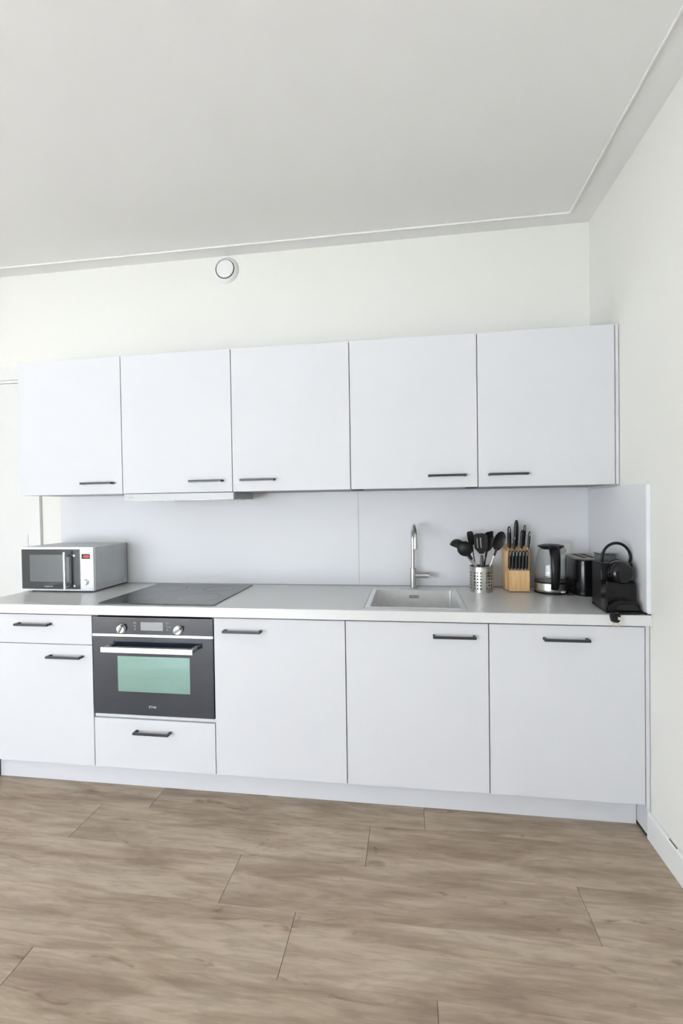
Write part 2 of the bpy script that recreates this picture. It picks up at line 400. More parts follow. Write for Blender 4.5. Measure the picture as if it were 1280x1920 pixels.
for i in range(5):
    a, b_ = X[i], X[i + 1]
    t = thing('wall_cabinet', upper_lab[i], 'cabinet', ((a + b_) / 2, 0, ZB), 'white wall cabinets above the worktop')
    bx('carcass', CAB if i == 0 else CARC, t, a + .0006, b_ - .0006, -0.3262, -0.0008, ZB + (.0 if i else .0), ZT - .001)
    dd = bx('door', CAB, t, a + GAP, b_ - GAP, YU, -0.3275, ZB + .001, ZT, bev=.0009)
    handle(dd, hx[i], 1.476, YU)
    if i == 3: bx('bracket', BLKP, t, a + .002, a + .060, -0.335, -0.31, ZB - .0045, ZB + .0005, bev=.001); bx('bracket', BLKP, t, b_ - .056, b_ - .001, -0.335, -0.31, ZB - .0045, ZB + .0005, bev=.001)
f1 = bx('filler_panel', CAB, None, X[5] + .0018, -0.0030, YU, -0.001, ZB + .001, ZT, bev=.0009)
tag(f1, 'narrow white filler strip between the rightmost wall cabinet and the right wall', 'panel')

ZD, ZL = 0.8425, 0.131
def carcass(t, a, b_): bx('carcass', CARC, t, a + .0006, b_ - .0006, -0.588, -0.002, 0.12, 0.849)
t = thing('drawer_cabinet', 'leftmost white base cabinet, one drawer above a door, under the microwave', 'cabinet', ((X[0] + X[1]) / 2, -.3, 0), 'white base cabinets under the worktop')
carcass(t, X[0], X[1])
bx('side_panel', CAB, t, X[0] - .016, X[0], -0.588, -0.001, 0.0, 0.849, bev=.0008)
q = bx('drawer', CAB, t, X[0] - .016, X[1] - GAP, YBF, -0.5895, 0.7045, ZD, bev=.0009); handle(q, -2.803, 0.799, YBF)
q = bx('door', CAB, t, X[0] - .016, X[1] - GAP, YBF, -0.5895, ZL, 0.7015, bev=.0009); handle(q, -2.640, 0.648, YBF)
t = thing('oven_cabinet', 'white base cabinet holding the oven, with a single drawer below it', 'cabinet', ((X[1] + X[2]) / 2, -.3, 0), 'white base cabinets under the worktop')
b = B(); b.box(X[1] + .0006, X[1] + .016, -0.588, -0.002, 0.12, 0.849); b.box(X[2] - .016, X[2] - .0006, -0.588, -0.002, 0.12, 0.849)
b.box(X[1] + .016, X[2] - .016, -0.588, -0.002, 0.12, 0.378); b.build('carcass', CARC, t)
bx('rail', CAB, t, X[1] + GAP, X[2] - GAP, -0.600, -0.5885, 0.364, 0.3795, bev=.001)
q = bx('drawer', CAB, t, X[1] + GAP, X[2] - GAP, YBF, -0.5895, ZL, 0.3615, bev=.0009); handle(q, -2.205, 0.310, YBF)
lab = ['white base cabinet immediately right of the oven, handle at its upper left',
       'white base cabinet below the sink, handle at its upper right',
       'rightmost white base cabinet, its handle centred near the top']
nm = ['base_cabinet'] * 3; hxs = [-1.766, -0.846, -0.4055]
for i in range(3):
    t = thing('base_cabinet', lab[i], 'cabinet', ((X[i + 2] + X[i + 3]) / 2, -.3, 0), 'white base cabinets under the worktop')
    a, b_ = X[i + 2], X[i + 3]
    if i == 1:      # open inside for the basin
        b = B(); b.box(a + .0006, a + .016, -0.588, -0.002, 0.12, 0.849); b.box(b_ - .016, b_ - .0006, -0.588, -0.002, 0.12, 0.849)
        b.box(a + .016, b_ - .016, -0.588, -0.002, 0.12, 0.136); b.build('carcass', CARC, t)
    else: carcass(t, a, b_)
    q = bx('door', CAB, t, a + GAP, b_ - GAP, YBF, -0.5895, ZL, ZD, bev=.0009); handle(q, hxs[i], 0.789, YBF)
pl = bx('plinth', CAB, None, -3.0, X[5] - .0012, -0.529, -0.513, 0.0005, 0.1195, bev=.0008)
tag(pl, 'long low white plinth board along the floor below the base cabinets', 'plinth')
t = thing('end_panel', 'tall narrow white panel between the rightmost base cabinet and right wall', 'panel', (-.01, -.3, 0))
bx('board', CAB, t, X[5] + .0016, -0.0025, -0.609, -0.001, 0.015, 0.849, bev=.0008)
bx('gap_shadow', DARK, t, X[5] + .003, -0.004, -0.600, -0.02, 0.0, 0.015, label='dark strip standing in for the shadow gap under the panel')  # black strip in place of the shadow in the gap below the board

# worktop with a cut-out for the basin
ZW = 0.8938
t = thing('worktop', 'long pale grey worktop running over the base cabinets to the right wall', 'worktop', (-1.5, -.3, .85))
SX0, SX1, SY0, SY1 = -1.137, -0.700, -0.576, -0.104
b = B()
def ringpoly(x0, x1, y0, y1): return [(x0, y0), (x1, y0), (x1, y1), (x0, y1)]
outer = ringpoly(-3.036, -0.0012, -0.629, -0.0125); inner = ringpoly(SX0 + .003, SX1 - .003, SY0 + .003, SY1 - .003)
for z, flip in ((ZW, False), (0.8515, True)):
    pass
vo = [[b.bm.verts.new((x, y, z)) for x, y in outer] for z in (0.8515, ZW)]
vi = [[b.bm.verts.new((x, y, z)) for x, y in inner] for z in (0.8515, ZW)]
fs = []
for i in range(4):
    j = (i + 1) % 4
    fs.append(b.bm.faces.new((vo[1][i], vo[1][j], vi[1][j], vi[1][i]))); fs.append(b.bm.faces.new((vo[0][j], vo[0][i], vi[0][i], vi[0][j])))
    fs.append(b.bm.faces.new((vo[0][i], vo[0][j], vo[1][j], vo[1][i]))); fs.append(b.bm.faces.new((vi[0][j], vi[0][i], vi[1][i], vi[1][j])))
bmesh.ops.recalc_face_normals(b.bm, faces=fs)
ed = [e for e in b.bm.edges if all(v in vo[1] for v in e.verts)]
bmesh.ops.bevel(b.bm, geom=ed, offset=.0018, segments=2, affect='EDGES')
b.build('slab', TOP, t)
bx('sealant_strip', SEAL_SHADE, t, -3.036, -0.017, -0.0185, -0.0125, ZW, ZW + .0035, label='thin grey sealant line along the splashback')

sp = bx('splashback_panel', SPLASH, None, -3.052, -1.2195, -0.012, -0.0005, ZW + .0005, ZB - .0005, bev=.0006)
tag(sp, 'wide pale grey splashback panel behind the hob and microwave', 'splashback', 'pale grey splashback panels')
sp = bx('splashback_panel', SPLASH, None, -1.2185, -0.0165, -0.012, -0.0005, ZW + .0005, ZB - .0005, bev=.0006)
tag(sp, 'pale grey splashback panel behind the tap and the kettle', 'splashback', 'pale grey splashback panels')
t = thing('splashback_panel', 'pale grey splashback panel on the right wall beside the coffee machine', 'splashback', (0, -.3, ZW), 'pale grey splashback panels')
bx('board', SPLASH, t, -0.016, -0.0008, -0.611, -0.001, ZW + .0005, 1.409, bev=.0006)
bx('edge_strip', WPLAS, t, -0.0165, -0.0008, -0.617, -0.6112, ZW + .0005, 1.409, bev=.0006, label='white front edge strip')

# ------------------------------------------------------------------ hob, oven, hood
t = thing('induction_hob', 'flat black glass hob set in the worktop above the oven', 'hob', (-2.11, -.33, ZW))
bx('glass_plate', HOBG, t, -2.402, -1.822, -0.589, -0.052, ZW + .0003, ZW + .005, bev=.0018)
b = B()
for (x, y, r) in ((-2.26, -.45, .09), (-2.26, -.20, .105), (-1.97, -.43, .105), (-1.97, -.19, .075)):
    B().lathe([(r, 0), (r + .0012, .00015), (r + .0024, 0)], (x, y, ZW + .0051), seg=48).build('zone_ring', RINGM, t)
for k in range(7): bx('touch_control', MARKF, t, -2.20 + k * .03, -2.188 + k * .03, -0.573, -0.569, ZW + .0050, ZW + .0052)

t = thing('built_in_oven', 'black built-in oven with green tinted window and silver bar handle', 'oven', (-2.118, -.6, .38))
OX0, OX1 = X[1] + .003, X[2] - .003
bx('body', DARK, t, OX0 + .016, OX1 - .016, -0.588, -0.05, 0.381, 0.838)
fa = bx('control_panel', GLASSB, t, OX0, OX1, -0.610, -0.5885, 0.7605, 0.8375, bev=.001)
bx('silver_strip', SILVER, t, OX0, OX1, -0.6125, -0.5885, 0.7475, 0.7600, bev=.0008)
for kx, ang in ((-2.265, 30), (-1.985, 58)):
    c = Vector((kx, -0.610, 0.7855))
    k = B().cyl(c, c + Vector((0, -.004, 0)), .0205, bev=.001, seg=32).build('knob', SILVER, fa)
    # two half-moon grips either side of a dark raised bar
    M = Matrix.Translation(c) @ Matrix.Rotation(math.radians(ang), 4, 'Y')
    g = B()
    for s_ in (1, -1):
        P = [(s_ * .0045, -.0175)] + [(s_ * .0185 * math.cos(a), .0185 * math.sin(a)) for a in [math.radians(v) for v in range(-72, 73, 12)]] + [(s_ * .0045, .0175)]
        g.prism(P, 'y', -0.016, -0.004, bev=.0008, M=M)
    g.build('grip', WPLAS, k)
    B().box(-.0043, .0043, -.022, -.004, -.0195, .0195, bev=.001, M=M).build('grip_bar', mat('taupe_metal', (.20, .18, .15), .3, .6) if ang == 30 else bpy.data.materials['taupe_metal'], k)
bx('display', GREYD, fa, -2.172, -2.062, -0.6106, -0.6099, 0.7785, 0.8175, bev=.0002)
b = B()
for (x, z) in ((-2.205, .8135), (-2.197, .8135), (-2.200, .798), (-2.200, .784), (-2.045, .8135), (-2.036, .8135), (-2.040, .798), (-2.028, .798), (-2.040, .784)):
    B().lathe([(.0022, 0), (.0034, .0003), (.0046, 0)], (x, -0.6101, z), (0, -1, 0), seg=12).build('panel_symbol', MARKG, fa)
dd = bx('oven_door', GLASSB, t, OX0, OX1, -0.611, -0.5885, 0.3835, 0.7445, bev=.001)
bx('window_pane', WINO, dd, -2.290, -1.934, -0.6118, -0.6108, 0.492, 0.6575, bev=.0003, label='green tinted window pane')
b = B()
b.box(-2.339, -1.895, -0.664, -0.652, 0.689, 0.7125, bev=.001)
for xx in (-2.339, -1.917): b.box(xx, xx + .022, -0.6525, -0.6105, 0.694, 0.7075, bev=.001)
b.build('door_handle', SILVER, dd)
text('logo', 'ETNA', MARK, dd, (-2.119, -0.6115, 0.4245), 0.0105, 0.036)

t = thing('extractor_hood', 'slim steel extractor hood under the wall cabinet above the hob', 'extractor hood', (-2.1, -.2, 1.38))
fb = bx('front_bar', mat('hood_front_steel', (.47, .47, .475), .55, .2), t, -2.394, -1.804, -0.371, -0.347, 1.3805, 1.4150, bev=.0008)
bx('housing', mat('hood_grey_steel', (.30, .30, .30), .4, .7), t, -2.386, -1.804, -0.3468, -0.070, 1.3835, 1.4175, bev=.0008)
b = B()
for xx in (-2.36, -2.09): bx('grease_filter', STEEL, t, xx, xx + .25, -0.33, -0.10, 1.3795, 1.3845, bev=.001)
b = B()
bx('switch_cover', WPLAS, t, -2.19, -2.13, -.3465, -.3305, 1.3765, 1.3838, bev=.002); bx('lamp_cover', WPLAS, t, -1.93, -1.84, -.3465, -.3305, 1.3790, 1.3838, bev=.001)
text('logo', 'ETNA', MARKG, fb, (-2.357, -0.3713, 1.3985), 0.0050, 0.024)

# ------------------------------------------------------------------ basin and tap
t = thing('kitchen_sink', 'rectangular brushed steel sink bowl set flush in the worktop', 'sink', (-.918, -.34, .85))
b = B()
def rrect(x0, x1, y0, y1, r, n=5):
    P = []
    for cx, cyq, a0 in ((x1 - r, y1 - r, 0), (x0 + r, y1 - r, 90), (x0 + r, y0 + r, 180), (x1 - r, y0 + r, 270)):
        for k in range(n + 1):
            a = math.radians(a0 + 90 * k / n); P.append((cx + r * math.cos(a), cyq + r * math.sin(a)))
    return P
levels = [((SX0, SX1, SY0, SY1), .006, ZW + .0002), ((SX0 + .0012, SX1 - .0012, SY0 + .0012, SY1 - .0012), .006, ZW + .0016),
          ((SX0 + .020, SX1 - .020, SY0 + .020, SY1 - .020), .014, ZW + .0014), ((SX0 + .023, SX1 - .023, SY0 + .023, SY1 - .023), .014, ZW - .002),
          ((SX0 + .026, SX1 - .026, SY0 + .026, SY1 - .026), .018, ZW - .165), ((SX0 + .045, SX1 - .045, SY0 + .045, SY1 - .045), .02, ZW - .182)]
rings = [[b.bm.verts.new((x, y, z)) for x, y in rrect(*r4, rr)] for r4, rr, z in levels]
fs = []
for A_, B_ in zip(rings, rings[1:]):
    for i in range(len(A_)): j = (i + 1) % len(A_); fs.append(b.bm.faces.new((A_[i], A_[j], B_[j], B_[i])))
fs.append(b.bm.faces.new(rings[-1]))
b.build('basin', STEELS, t, ang=30)
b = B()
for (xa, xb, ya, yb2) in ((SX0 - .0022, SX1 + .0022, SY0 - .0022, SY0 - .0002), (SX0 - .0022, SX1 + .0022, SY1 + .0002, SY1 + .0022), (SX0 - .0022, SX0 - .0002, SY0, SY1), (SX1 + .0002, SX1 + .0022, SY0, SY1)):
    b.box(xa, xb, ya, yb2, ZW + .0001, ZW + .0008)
b.build('rim_shadow_line', SEAL_SHADE, t)  # thin grey ring painting the shadow line around the sink rim
b = B(); yb = SY1 - .0240
P = rrect(-0.947, -0.890, .848, .868, .006, 4)
b.prism(P, 'y', yb - .0022, yb + .001, bev=.0008); o_ = b.build('overflow', STEELS, t)
b = B(); b.prism(rrect(-0.944, -0.893, .8495, .8665, .005, 4), 'y', yb - .0029, yb - .0021); b.build('overflow_slot', mat('overflow_shade', (.42, .42, .42), .45, .9), o_)
B().lathe([(0, .001), (.03, .001), (.038, .004), (.045, .003), (.045, 0)], (-.918, -.34, ZW - .182), seg=32).build('drain', STEEL, t)

t = thing('kitchen_tap', 'tall brushed steel mixer tap with arched spout behind the sink', 'tap', (-.921, -.062, ZW))
TX, TY = -.9215, -.062
B().lathe([(0, 0), (.0195, 0), (.0195, .004), (.0165, .006), (.0165, .104), (.0150, .1055), (0, .1055)], (TX, TY, ZW), seg=32).build('tap_body', STEEL, t)
pts = [(TX, TY, ZW + .104), (TX, TY, 1.08), (TX, TY, 1.155)]
sy = TY - .150; r_ = .075
dxs = 0.012
for k in range(1, 17):
    a = PI * k / 16; pts.append((TX + dxs * (1 - math.cos(a)) / 2, TY - r_ * (1 - math.cos(a)), 1.155 + r_ * math.sin(a)))
pts.append((TX + dxs, TY - 2 * r_, 1.120))
spt = B().tube(pts, .0093, 16, up=(1, 0, 0)).build('spout', STEEL, t)
e = Vector(pts[-1]); B().cyl(e + Vector((0, 0, .012)), e + Vector((0, 0, -.004)), .0105, bev=.001).build('aerator', STEEL, spt)
lv = B().cyl((TX + .012, TY, .960), (TX + .062, TY, .960), .0138, bev=.001).build('lever', STEEL, t)
b = B(); b.cyl((TX + .060, TY, .960), (TX + .084, TY, .960), .0152, bev=.0015); b.box(TX + .079, TY and TX + .0865, TY - .06, TY + .004, .952, .960, bev=.001); b.build('lever_cap', STEEL, lv)

# ------------------------------------------------------------------ microwave
MX0, MX1, MYF, MYB, MZ0, MZ1 = -3.046, -2.612, -0.325, -0.022, 0.903, 1.139
t = thing('microwave_oven', 'silver microwave with dark door on the left end of the worktop', 'microwave', ((MX0 + MX1) / 2, -.17, ZW))
b = B(); b.box(MX0 + .002, MX1, MYF + .022, MYB, MZ0, MZ1, bev=.004)
b.build('body', SILVP, t)
b = B()
# embossed frame on the right flank
for (ya, yb_, za, zb) in ((-.255, -.045, .930, .933), (-.255, -.045, 1.103, 1.106), (-.255, -.252, .930, 1.106), (-.048, -.045, .930, 1.106)):
    b.box(MX1 - .0005, MX1 + .0015, ya, yb_, za, zb, bev=.0006)
b.build('side_emboss', SILVP, t)
b = B()
for xx in (MX0 + .03, MX1 - .06):
    for yy in (MYF + .04, MYB - .05): B().cyl((xx + .015, yy, ZW + .0002), (xx + .015, yy, MZ0), .012).build('foot', BLKP, t)
bx('front_frame', WPLAS, t, MX0, MX1, MYF, MYF + .0222, MZ0 - .001, MZ1 + .0005, bev=.003)
dr_ = bx('door', MWD, t, MX0 + .008, -2.689, MYF - .003, MYF - .0002, MZ0 + .009, MZ1 - .012, bev=.001)
bx('door_window', MWG, dr_, -2.988, -2.752, MYF - .0036, MYF - .0029, 0.952, 1.098, bev=.0003)
b = B(); b.box(-2.761, -2.749, MYF - .040, MYF - .029, 0.915, 1.115, bev=.003)
for zz in (.930, 1.093): b.cyl((-2.752, MYF - .031, zz), (-2.752, MYF - .0028, zz), .006)
b.build('door_handle', SILVER, dr_)
b = B()
for zz in (.930, 1.093): B().cyl((-2.722, MYF - .0045, zz), (-2.722, MYF - .0028, zz), .006, seg=20).build('post_reflection', SILVP, dr_)  # discs painting the handle posts' reflections in the door glass
text('logo', 'INVENTUM', MARK, dr_, (-2.877, MYF - .0033, .926), .0075, .050, shear=.2)
cp = bx('control_panel', WPLAS, t, -2.684, -2.619, MYF - .002, MYF - .0002, MZ0 + .002, MZ1 - .003, bev=.001)
dsp = bx('display', BLKG, cp, -2.678, -2.629, MYF - .0028, MYF - .0018, 1.0755, 1.102, bev=.0004)
text('digits', '0:00', LED, dsp, (-2.651, MYF - .0031, 1.0888), .0135, .031)
b = B()
for zz in (1.058, 1.035, 1.022, 1.004, .996, .985):
    for xx in (-2.668, -2.648): bx('button_mark', PGP, cp, xx, xx + .012, MYF - .0023, MYF - .0019, zz, zz + .0016)
c = Vector((-2.655, MYF - .002, .951))
B().lathe([(0, .016), (.0125, .016), (.0145, .0135), (.0165, 0), (0, 0)], c, (0, -1, 0), seg=32).build('dial', WPLAS, cp)

# ------------------------------------------------------------------ ventilation valve
c = Vector((-1.966, 0, 2.707))
t = thing('ventilation_valve', 'round white ventilation valve high on the back wall', 'vent', c)
B().lathe([(.0560, .004), (.0560, .020), (.0585, .0235), (.064, .021), (.0735, .006), (.0755, 0), (.0560, 0)], c, (0, -1, 0), seg=48, closed=True).build('rim', TRIMW, t)
B().lathe([(0, .003), (.0555, .003)], c, (0, -1, 0), seg=48).build('throat', DARK, t)
B().lathe([(0, .027), (.044, .027), (.0495, .0255), (.0515, .022), (.030, .018), (0, .017)], c, (0, -1, 0), seg=48).build('disc', TRIMW, t)
B().cyl(c + Vector((0, -.004, 0)), c + Vector((0, -.0175, 0)), .006).build('spindle', DARK, t)

# ------------------------------------------------------------------ wall socket behind kettle
t = thing('wall_socket', 'white wall socket on the splashback behind the kettle', 'socket', (-.148, -.012, 1.085))
bx('cover_plate', CREAM, t, -0.190, -0.108, -0.021, -0.0122, 1.045, 1.127, bev=.003)
B().lathe([(.0195, 0), (.021, .0016), (.0225, 0)], (-.149, -.0212, 1.086), (0, -1, 0), seg=32).build('socket_ring', CREAM, t)
b = B(); b.lathe([(0, 0), (.019, 0)], (-.149, -.0213, 1.086), (0, -1, 0), seg=32); b.build('socket_recess', mat('socket_shade', (.45, .45, .43), .5), t)

# ------------------------------------------------------------------ utensil holder and utensils
HX, HY, HR = -.578, -.142, .057
t = thing('utensil_holder', 'round perforated steel holder full of black kitchen utensils', 'utensil holder', (HX, HY, ZW))
H0, H1 = ZW + .0005, 1.022
b = B()
def cup_wall(rr_):
 global b, cache
 b = B(); cache = {}
 _cup(rr_)
 return b
nc, zr = 24, [H0 + .0, H0 + .012] + [H0 + .0125 + .0155 * k for k in range(1, 7)] + [H1 - .004, H1]
rows = [(H0 + .013 + .0155 * k, H0 + .013 + .0155 * (k + 1)) for k in range(6)]
def cylp(t_, z, r): return Vector((HX + r * math.sin(t_), HY - r * math.cos(t_), z))
def V(t_, z, r):
    k = (round(t_ % (2 * PI), 5) if abs(t_ % (2 * PI) - 2 * PI) > 1e-5 else 0.0, round(z, 5), r)
    if k not in cache: cache[k] = b.bm.verts.new(cylp(t_, z, r))
    return cache[k]
dt = 2 * PI / nc
zs_full = [H0, H0 + .013] + [r[1] for r in rows] + [H1]
def _cup(rr):
  for c_ in range(nc):
    t0 = math.radians(-26) + (c_ - 1.5) * dt; tm, t1 = t0 + dt / 2, t0 + dt
    hole = (c_ % 4) != 3
    for (za, zb) in zip(zs_full, zs_full[1:]):
        zm = (za + zb) / 2; isrow = any(abs(za - r[0]) < 1e-6 for r in rows)
        bd = [(t0, za), (tm, za), (t1, za), (t1, zm), (t1, zb), (tm, zb), (t0, zb), (t0, zm)]
        for _ in (0,):
            if hole and isrow:
                inn = []
                for (a_, z_) in bd:
                    ang_ = math.atan2((z_ - zm), (a_ - tm) * HR); hr = .0043
                    inn.append(V(tm + hr * math.cos(ang_) / HR, zm + hr * math.sin(ang_), rr))
                for k in range(8):
                    b.bm.faces.new((V(*bd[k], rr), V(*bd[(k + 1) % 8], rr), inn[(k + 1) % 8], inn[k]))
            else:
                b.bm.faces.new([V(a_, z_, rr) for a_, z_ in bd])
cup_wall(HR).build('cup', STEEL, t, ang=30)
cup_wall(HR - .0012).build('cup_lining', mat('shaded_inner_steel', (.20, .20, .20), .6, .9), t, ang=30, label='inner face, its shade painted dark grey')  # inner face coloured darker to stand for the shade inside the cup
B().lathe([(HR - .0012, 0), (HR + .0008, 0), (HR + .0012, .0025), (HR, .004), (HR - .0012, .004)], (HX, HY, H1 - .002), seg=48, closed=True).build('rim', STEEL, t)
B().cyl((HX, HY, ZW + .0002), (HX, HY, ZW + .0022), HR - .0013, seg=48).build('base', STEEL, t)

def utensil(name, label, foot, rim, head, m_shaft, build_head, r=.0038, neck=.03, flat=None):
    """shaft from foot (inside holder) through rim point to the head base"""
    t = thing(name, label, 'utensil', foot, 'black utensils standing in the steel holder')
    foot, rim, head = Vector(foot), Vector(rim), Vector(head)
    u = (head - rim).normalized()
    # shaft: straight steel/black grip, black neck near the head
    pts = [foot, rim, head - u * neck]
    if flat: B().tube([foot, rim, head - u * neck * .2], 0, 10, flat=flat, up=(1, 0, 0)).build('handle', m_shaft, t)
    else:
        B().tube([foot, rim, head - u * neck], r, 10).build('handle', m_shaft, t)
        B().tube([head - u * neck * 1.15, head + u * .004], [r * 1.35, r * 1.6], 10).build('neck', NYL, t)
    bh = B(); build_head(bh, u, head); bh.build('head', NYL, t)
    return t
def nrm(ax, ay, az=0): return Vector((ax, ay, az)).normalized()
# far-left ladle, bowl opening down-left
def h1(b, u, h): b.dish(frame(nrm(.1, .99, .1), nrm(.28, -.12, .95), h + Vector((-.026, 0, .022))), .038, .038, .038, .002, sph=True)
utensil('soup_ladle', 'black ladle leaning furthest left out of the steel holder', (-.545, -.116, .910), (-.612, -.114, 1.026), (-.668, -.112, 1.096), STEEL, h1)
def h2(b, u, h): b.dish(frame(u, nrm(-.2, -1, .15), h + u * .030), .0355, .038, .020, .002, sph=True)
utensil('serving_spoon', 'round black spoon in front of the leftmost ladle in the holder', (-.555, -.174, .905), (-.607, -.177, 1.026), (-.648, -.186, 1.090), STEEL, h2, r=.0055)
def h3(b, u, h):
    M = frame(u, nrm(-.2, 1, .1), h)
    b.prism([(-.012, 0), (.012, 0), (.017, .03), (.017, .062), (.012, .072), (-.012, .072), (-.017, .062), (-.017, .03)], 'y', -.0012, .0012, bev=.0006, M=M)
utensil('narrow_turner', 'small black turner at the back of the holder, between ladle and slotted turner', (-.592, -.098, .905), (-.602, -.098, 1.026), (-.616, -.088, 1.125), NYL, h3, r=.0030)
def h4(b, u, h):
    M = frame(u, nrm(-.12, 1, .0), h)
    w0, w1, H = .016, .034, .102
    # blade outline with three through slots built from strips
    xs = [-.034, -.026, -.019, -.008, -.001, .010, .017, .034]
    b.prism([(-.010, 0), (.010, 0), (.034, .030), (-.034, .030)], 'y', -.001, .001, M=M)
    for (xa, xb) in ((-.034, -.021), (-.015, -.004), (.002, .034)): b.box(xa, xb, -.001, .001, .030, .082, M=M)
    b.prism([(-.034, .082), (.034, .082), (.030, .098), (.010, .104), (-.020, .104), (-.034, .098)], 'y', -.001, .001, M=M)
utensil('slotted_turner', 'wide black slotted turner standing upright at the middle of the holder', (-.572, -.160, .905), (-.574, -.160, 1.026), (-.577, -.158, 1.086), mat('dark_grey_nylon', (.035, .033, .031), .4), h4, flat=((.011, .004), (.0105, .004), (.007, .0035)))
def h5(b, u, h):
    M = frame(u, nrm(-.35, 1, .05), h + u * .045)
    b.dish(M, .034, .050, .014, .002)
    M2 = frame(u, nrm(-.35, 1, .05), h + u * .075)
    b.prism([(-.010, 0), (.024, -.004), (.024, .024), (.016, .028), (.006, .026)], 'y', .002, .0045, bev=.0005, M=M2)
utensil('pasta_server', 'black pasta server with a pointed corner behind the slotted turner', (-.580, -.128, .905), (-.559, -.128, 1.026), (-.547, -.124, 1.100), NYL, h5, r=.0042)
def h6(b, u, h): b.dish(frame(u, nrm(-.3, 1, -.1), h + u * .044), .0295, .049, .010, .002)
utensil('solid_spoon', 'oval black spoon with a steel handle leaning right out of the holder', (-.585, -.144, .905), (-.532, -.146, 1.026), (-.503, -.148, 1.108), STEEL, h6, r=.0042)

# ------------------------------------------------------------------ knife block and knives
t = thing('knife_block', 'bamboo knife block between the utensil holder and the kettle', 'knife block', (-.396, -.10, ZW))
b = B(); b.box(-.447, -.347, -.166, -.118, ZW + .004, 1.003, bev=.0015); b.build('front_step', BAMB, t)
b = B(); b.prism([(-.1175, ZW + .004), (-.035, ZW + .004), (-.035, 1.128), (-.1175, 1.095)], 'x', -.456, -.334, bev=.0015)
b.build('rear_block', BAMB, t)
b = B()
for xx in (-.44, -.36):
    for yy in (-.155, -.05): bx('foot', DARK, t, xx, xx + .012, yy, yy + .01, ZW + .0002, ZW + .0045)
def knife_handle(b, M, L, wd, th, belly=0.0):
    n = 9; ring = []
    pts, fl = [], []
    for i in range(n + 1):
        s_ = i / n; ww = wd * (0.86 + .22 * math.sin(PI * (s_ * .9 + .05)) + belly * math.sin(PI * s_)); tt = th
        if i == 0: ww *= .85
        if i == n: ww *= .62; tt *= .7
        pts.append(M @ Vector((0, 0, L * s_))); fl.append((ww / 2, tt / 2))
    b.tube(pts, 0, 14, flat=fl, up=M.to_3x3() @ Vector((1, 0, 0)))
def make_knife(name, label, group, base, L, wd, th, lean=(0, 0, 1), belly=0, bolster=True, rivets=3, cap=False):
    t = thing(name, label, 'knife', base, group)
    M = frame(lean, (0, 1, 0), base)
    bh = B(); knife_handle(bh, M, L, wd, th, belly); hd = bh.build('handle', KNIFEP, t)
    if bolster:
        b = B(); b.box(-wd * .40, wd * .40, -th * .42, th * .42, -.0005, .007, bev=.001, M=M); b.build('bolster', STEEL, t)
    if cap:
        b = B(); b.box(-.0008, .0016, -th * .5 - .0006, -th * .2, L * .74, L * .93, bev=.0003, M=M); b.build('tang', SILVER, hd)
    return t
G1 = 'large knives in the top of the knife block'
kz = lambda y: 1.095 + (y + .1175) * (.033 / .0825) + .0006
defs = [(-.430, -.098, .118, .0185, .013, (-.0, 0, 1), 0, 'leftmost large knife in the block, thick black riveted handle'),
        (-.409, -.108, .076, .0125, .011, (.06, 0, 1), 0, 'short black paring knife, second from the left in the top of the block'),
        (-.392, -.070, .138, .0200, .014, (.03, 0, 1), .12, 'tallest tool in the block, plain thick black handle with rounded end'),
        (-.371, -.100, .100, .0150, .012, (.05, 0, 1), .1, 'plain black handle with a pointed end, right of the tallest one'),
        (-.353, -.066, .110, .0150, .012, (.07, 0, 1), 0, 'second large knife from the right, black handle with bright steel end'),
        (-.336, -.095, .090, .0125, .011, (.09, 0, 1), 0, 'rightmost large knife in the block, slim black handle leaning right')]
for i, (x, y, L, wd, th, ln, be, lb) in enumerate(defs):
    make_knife('kitchen_knife' if i not in (2,) else 'sharpening_steel', lb, G1, (x, y, kz(y)), L, wd, th, ln, be, bolster=(i != 2), cap=(i in (0, 1, 4, 5)))
steak0 = None
order = ['leftmost', 'second from the left', 'third from the left', 'third from the right', 'second from the right', 'rightmost']
for i in range(6):
    x = -.4395 + i * .0163
    lb = order[i] + ' of the six steak knives in the front step of the block'
    if i == 0:
        steak0 = make_knife('steak_knife', lb, 'steak knives in the front of the knife block', (x, -.1435, 1.0036), .098, .0150, .013, (0.03, -.02, 1), 0, True, 2, True)
    else:
        r = steak0.copy(); r.location = (x, -.1435, 1.0036); r['label'] = lb; COL.objects.link(r)
        for ch in steak0.children:
            c_ = ch.copy(); COL.objects.link(c_); c_.parent = r
            for g in ch.children: d_ = g.copy(); COL.objects.link(d_); d_.parent = c_

# ------------------------------------------------------------------ kettle
KX, KY = -.2435, -.155
t = thing('electric_kettle', 'clear glass electric kettle with black lid and handle beside the knife block', 'kettle', (KX, KY, ZW))
C0 = (KX, KY, ZW)
B().lathe([(0, .0003), (.074, .0003), (.079, .002), (.079, .006), (.076, .010), (.0, .010)], C0, seg=48).build('power_base', BLKP, t)
B().lathe([(0, .0105), (.0745, .0105), (.0765, .013), (.0765, .018), (0, .018)], C0, seg=48).build('lower_ring', mat('kettle_grey', (.25, .25, .25), .35, .6), t)
B().lathe([(.0745, .0185), (.0770, .0190), (.0765, .052), (.0750, .053), (0, .053), (0, .0185)], C0, seg=64).build('steel_band', STEEL, t)
B().lathe([(.0752, .0535), (.0765, .0535), (.0768, .060), (.0745, .0605), (.0600, .0575), (0, .0575), (0, .0535)], C0, seg=48).build('glass_seat', BLKP, t)
gp = [(.0762, .061), (.0775, .085), (.0765, .115), (.0735, .145), (.0680, .175), (.0610, .200), (.0530, .221)]
B().lathe(gp + [(r_ - .0022, h_) for r_, h_ in gp[::-1]], C0, seg=64, closed=True).build('glass_jug', GLASS, t)
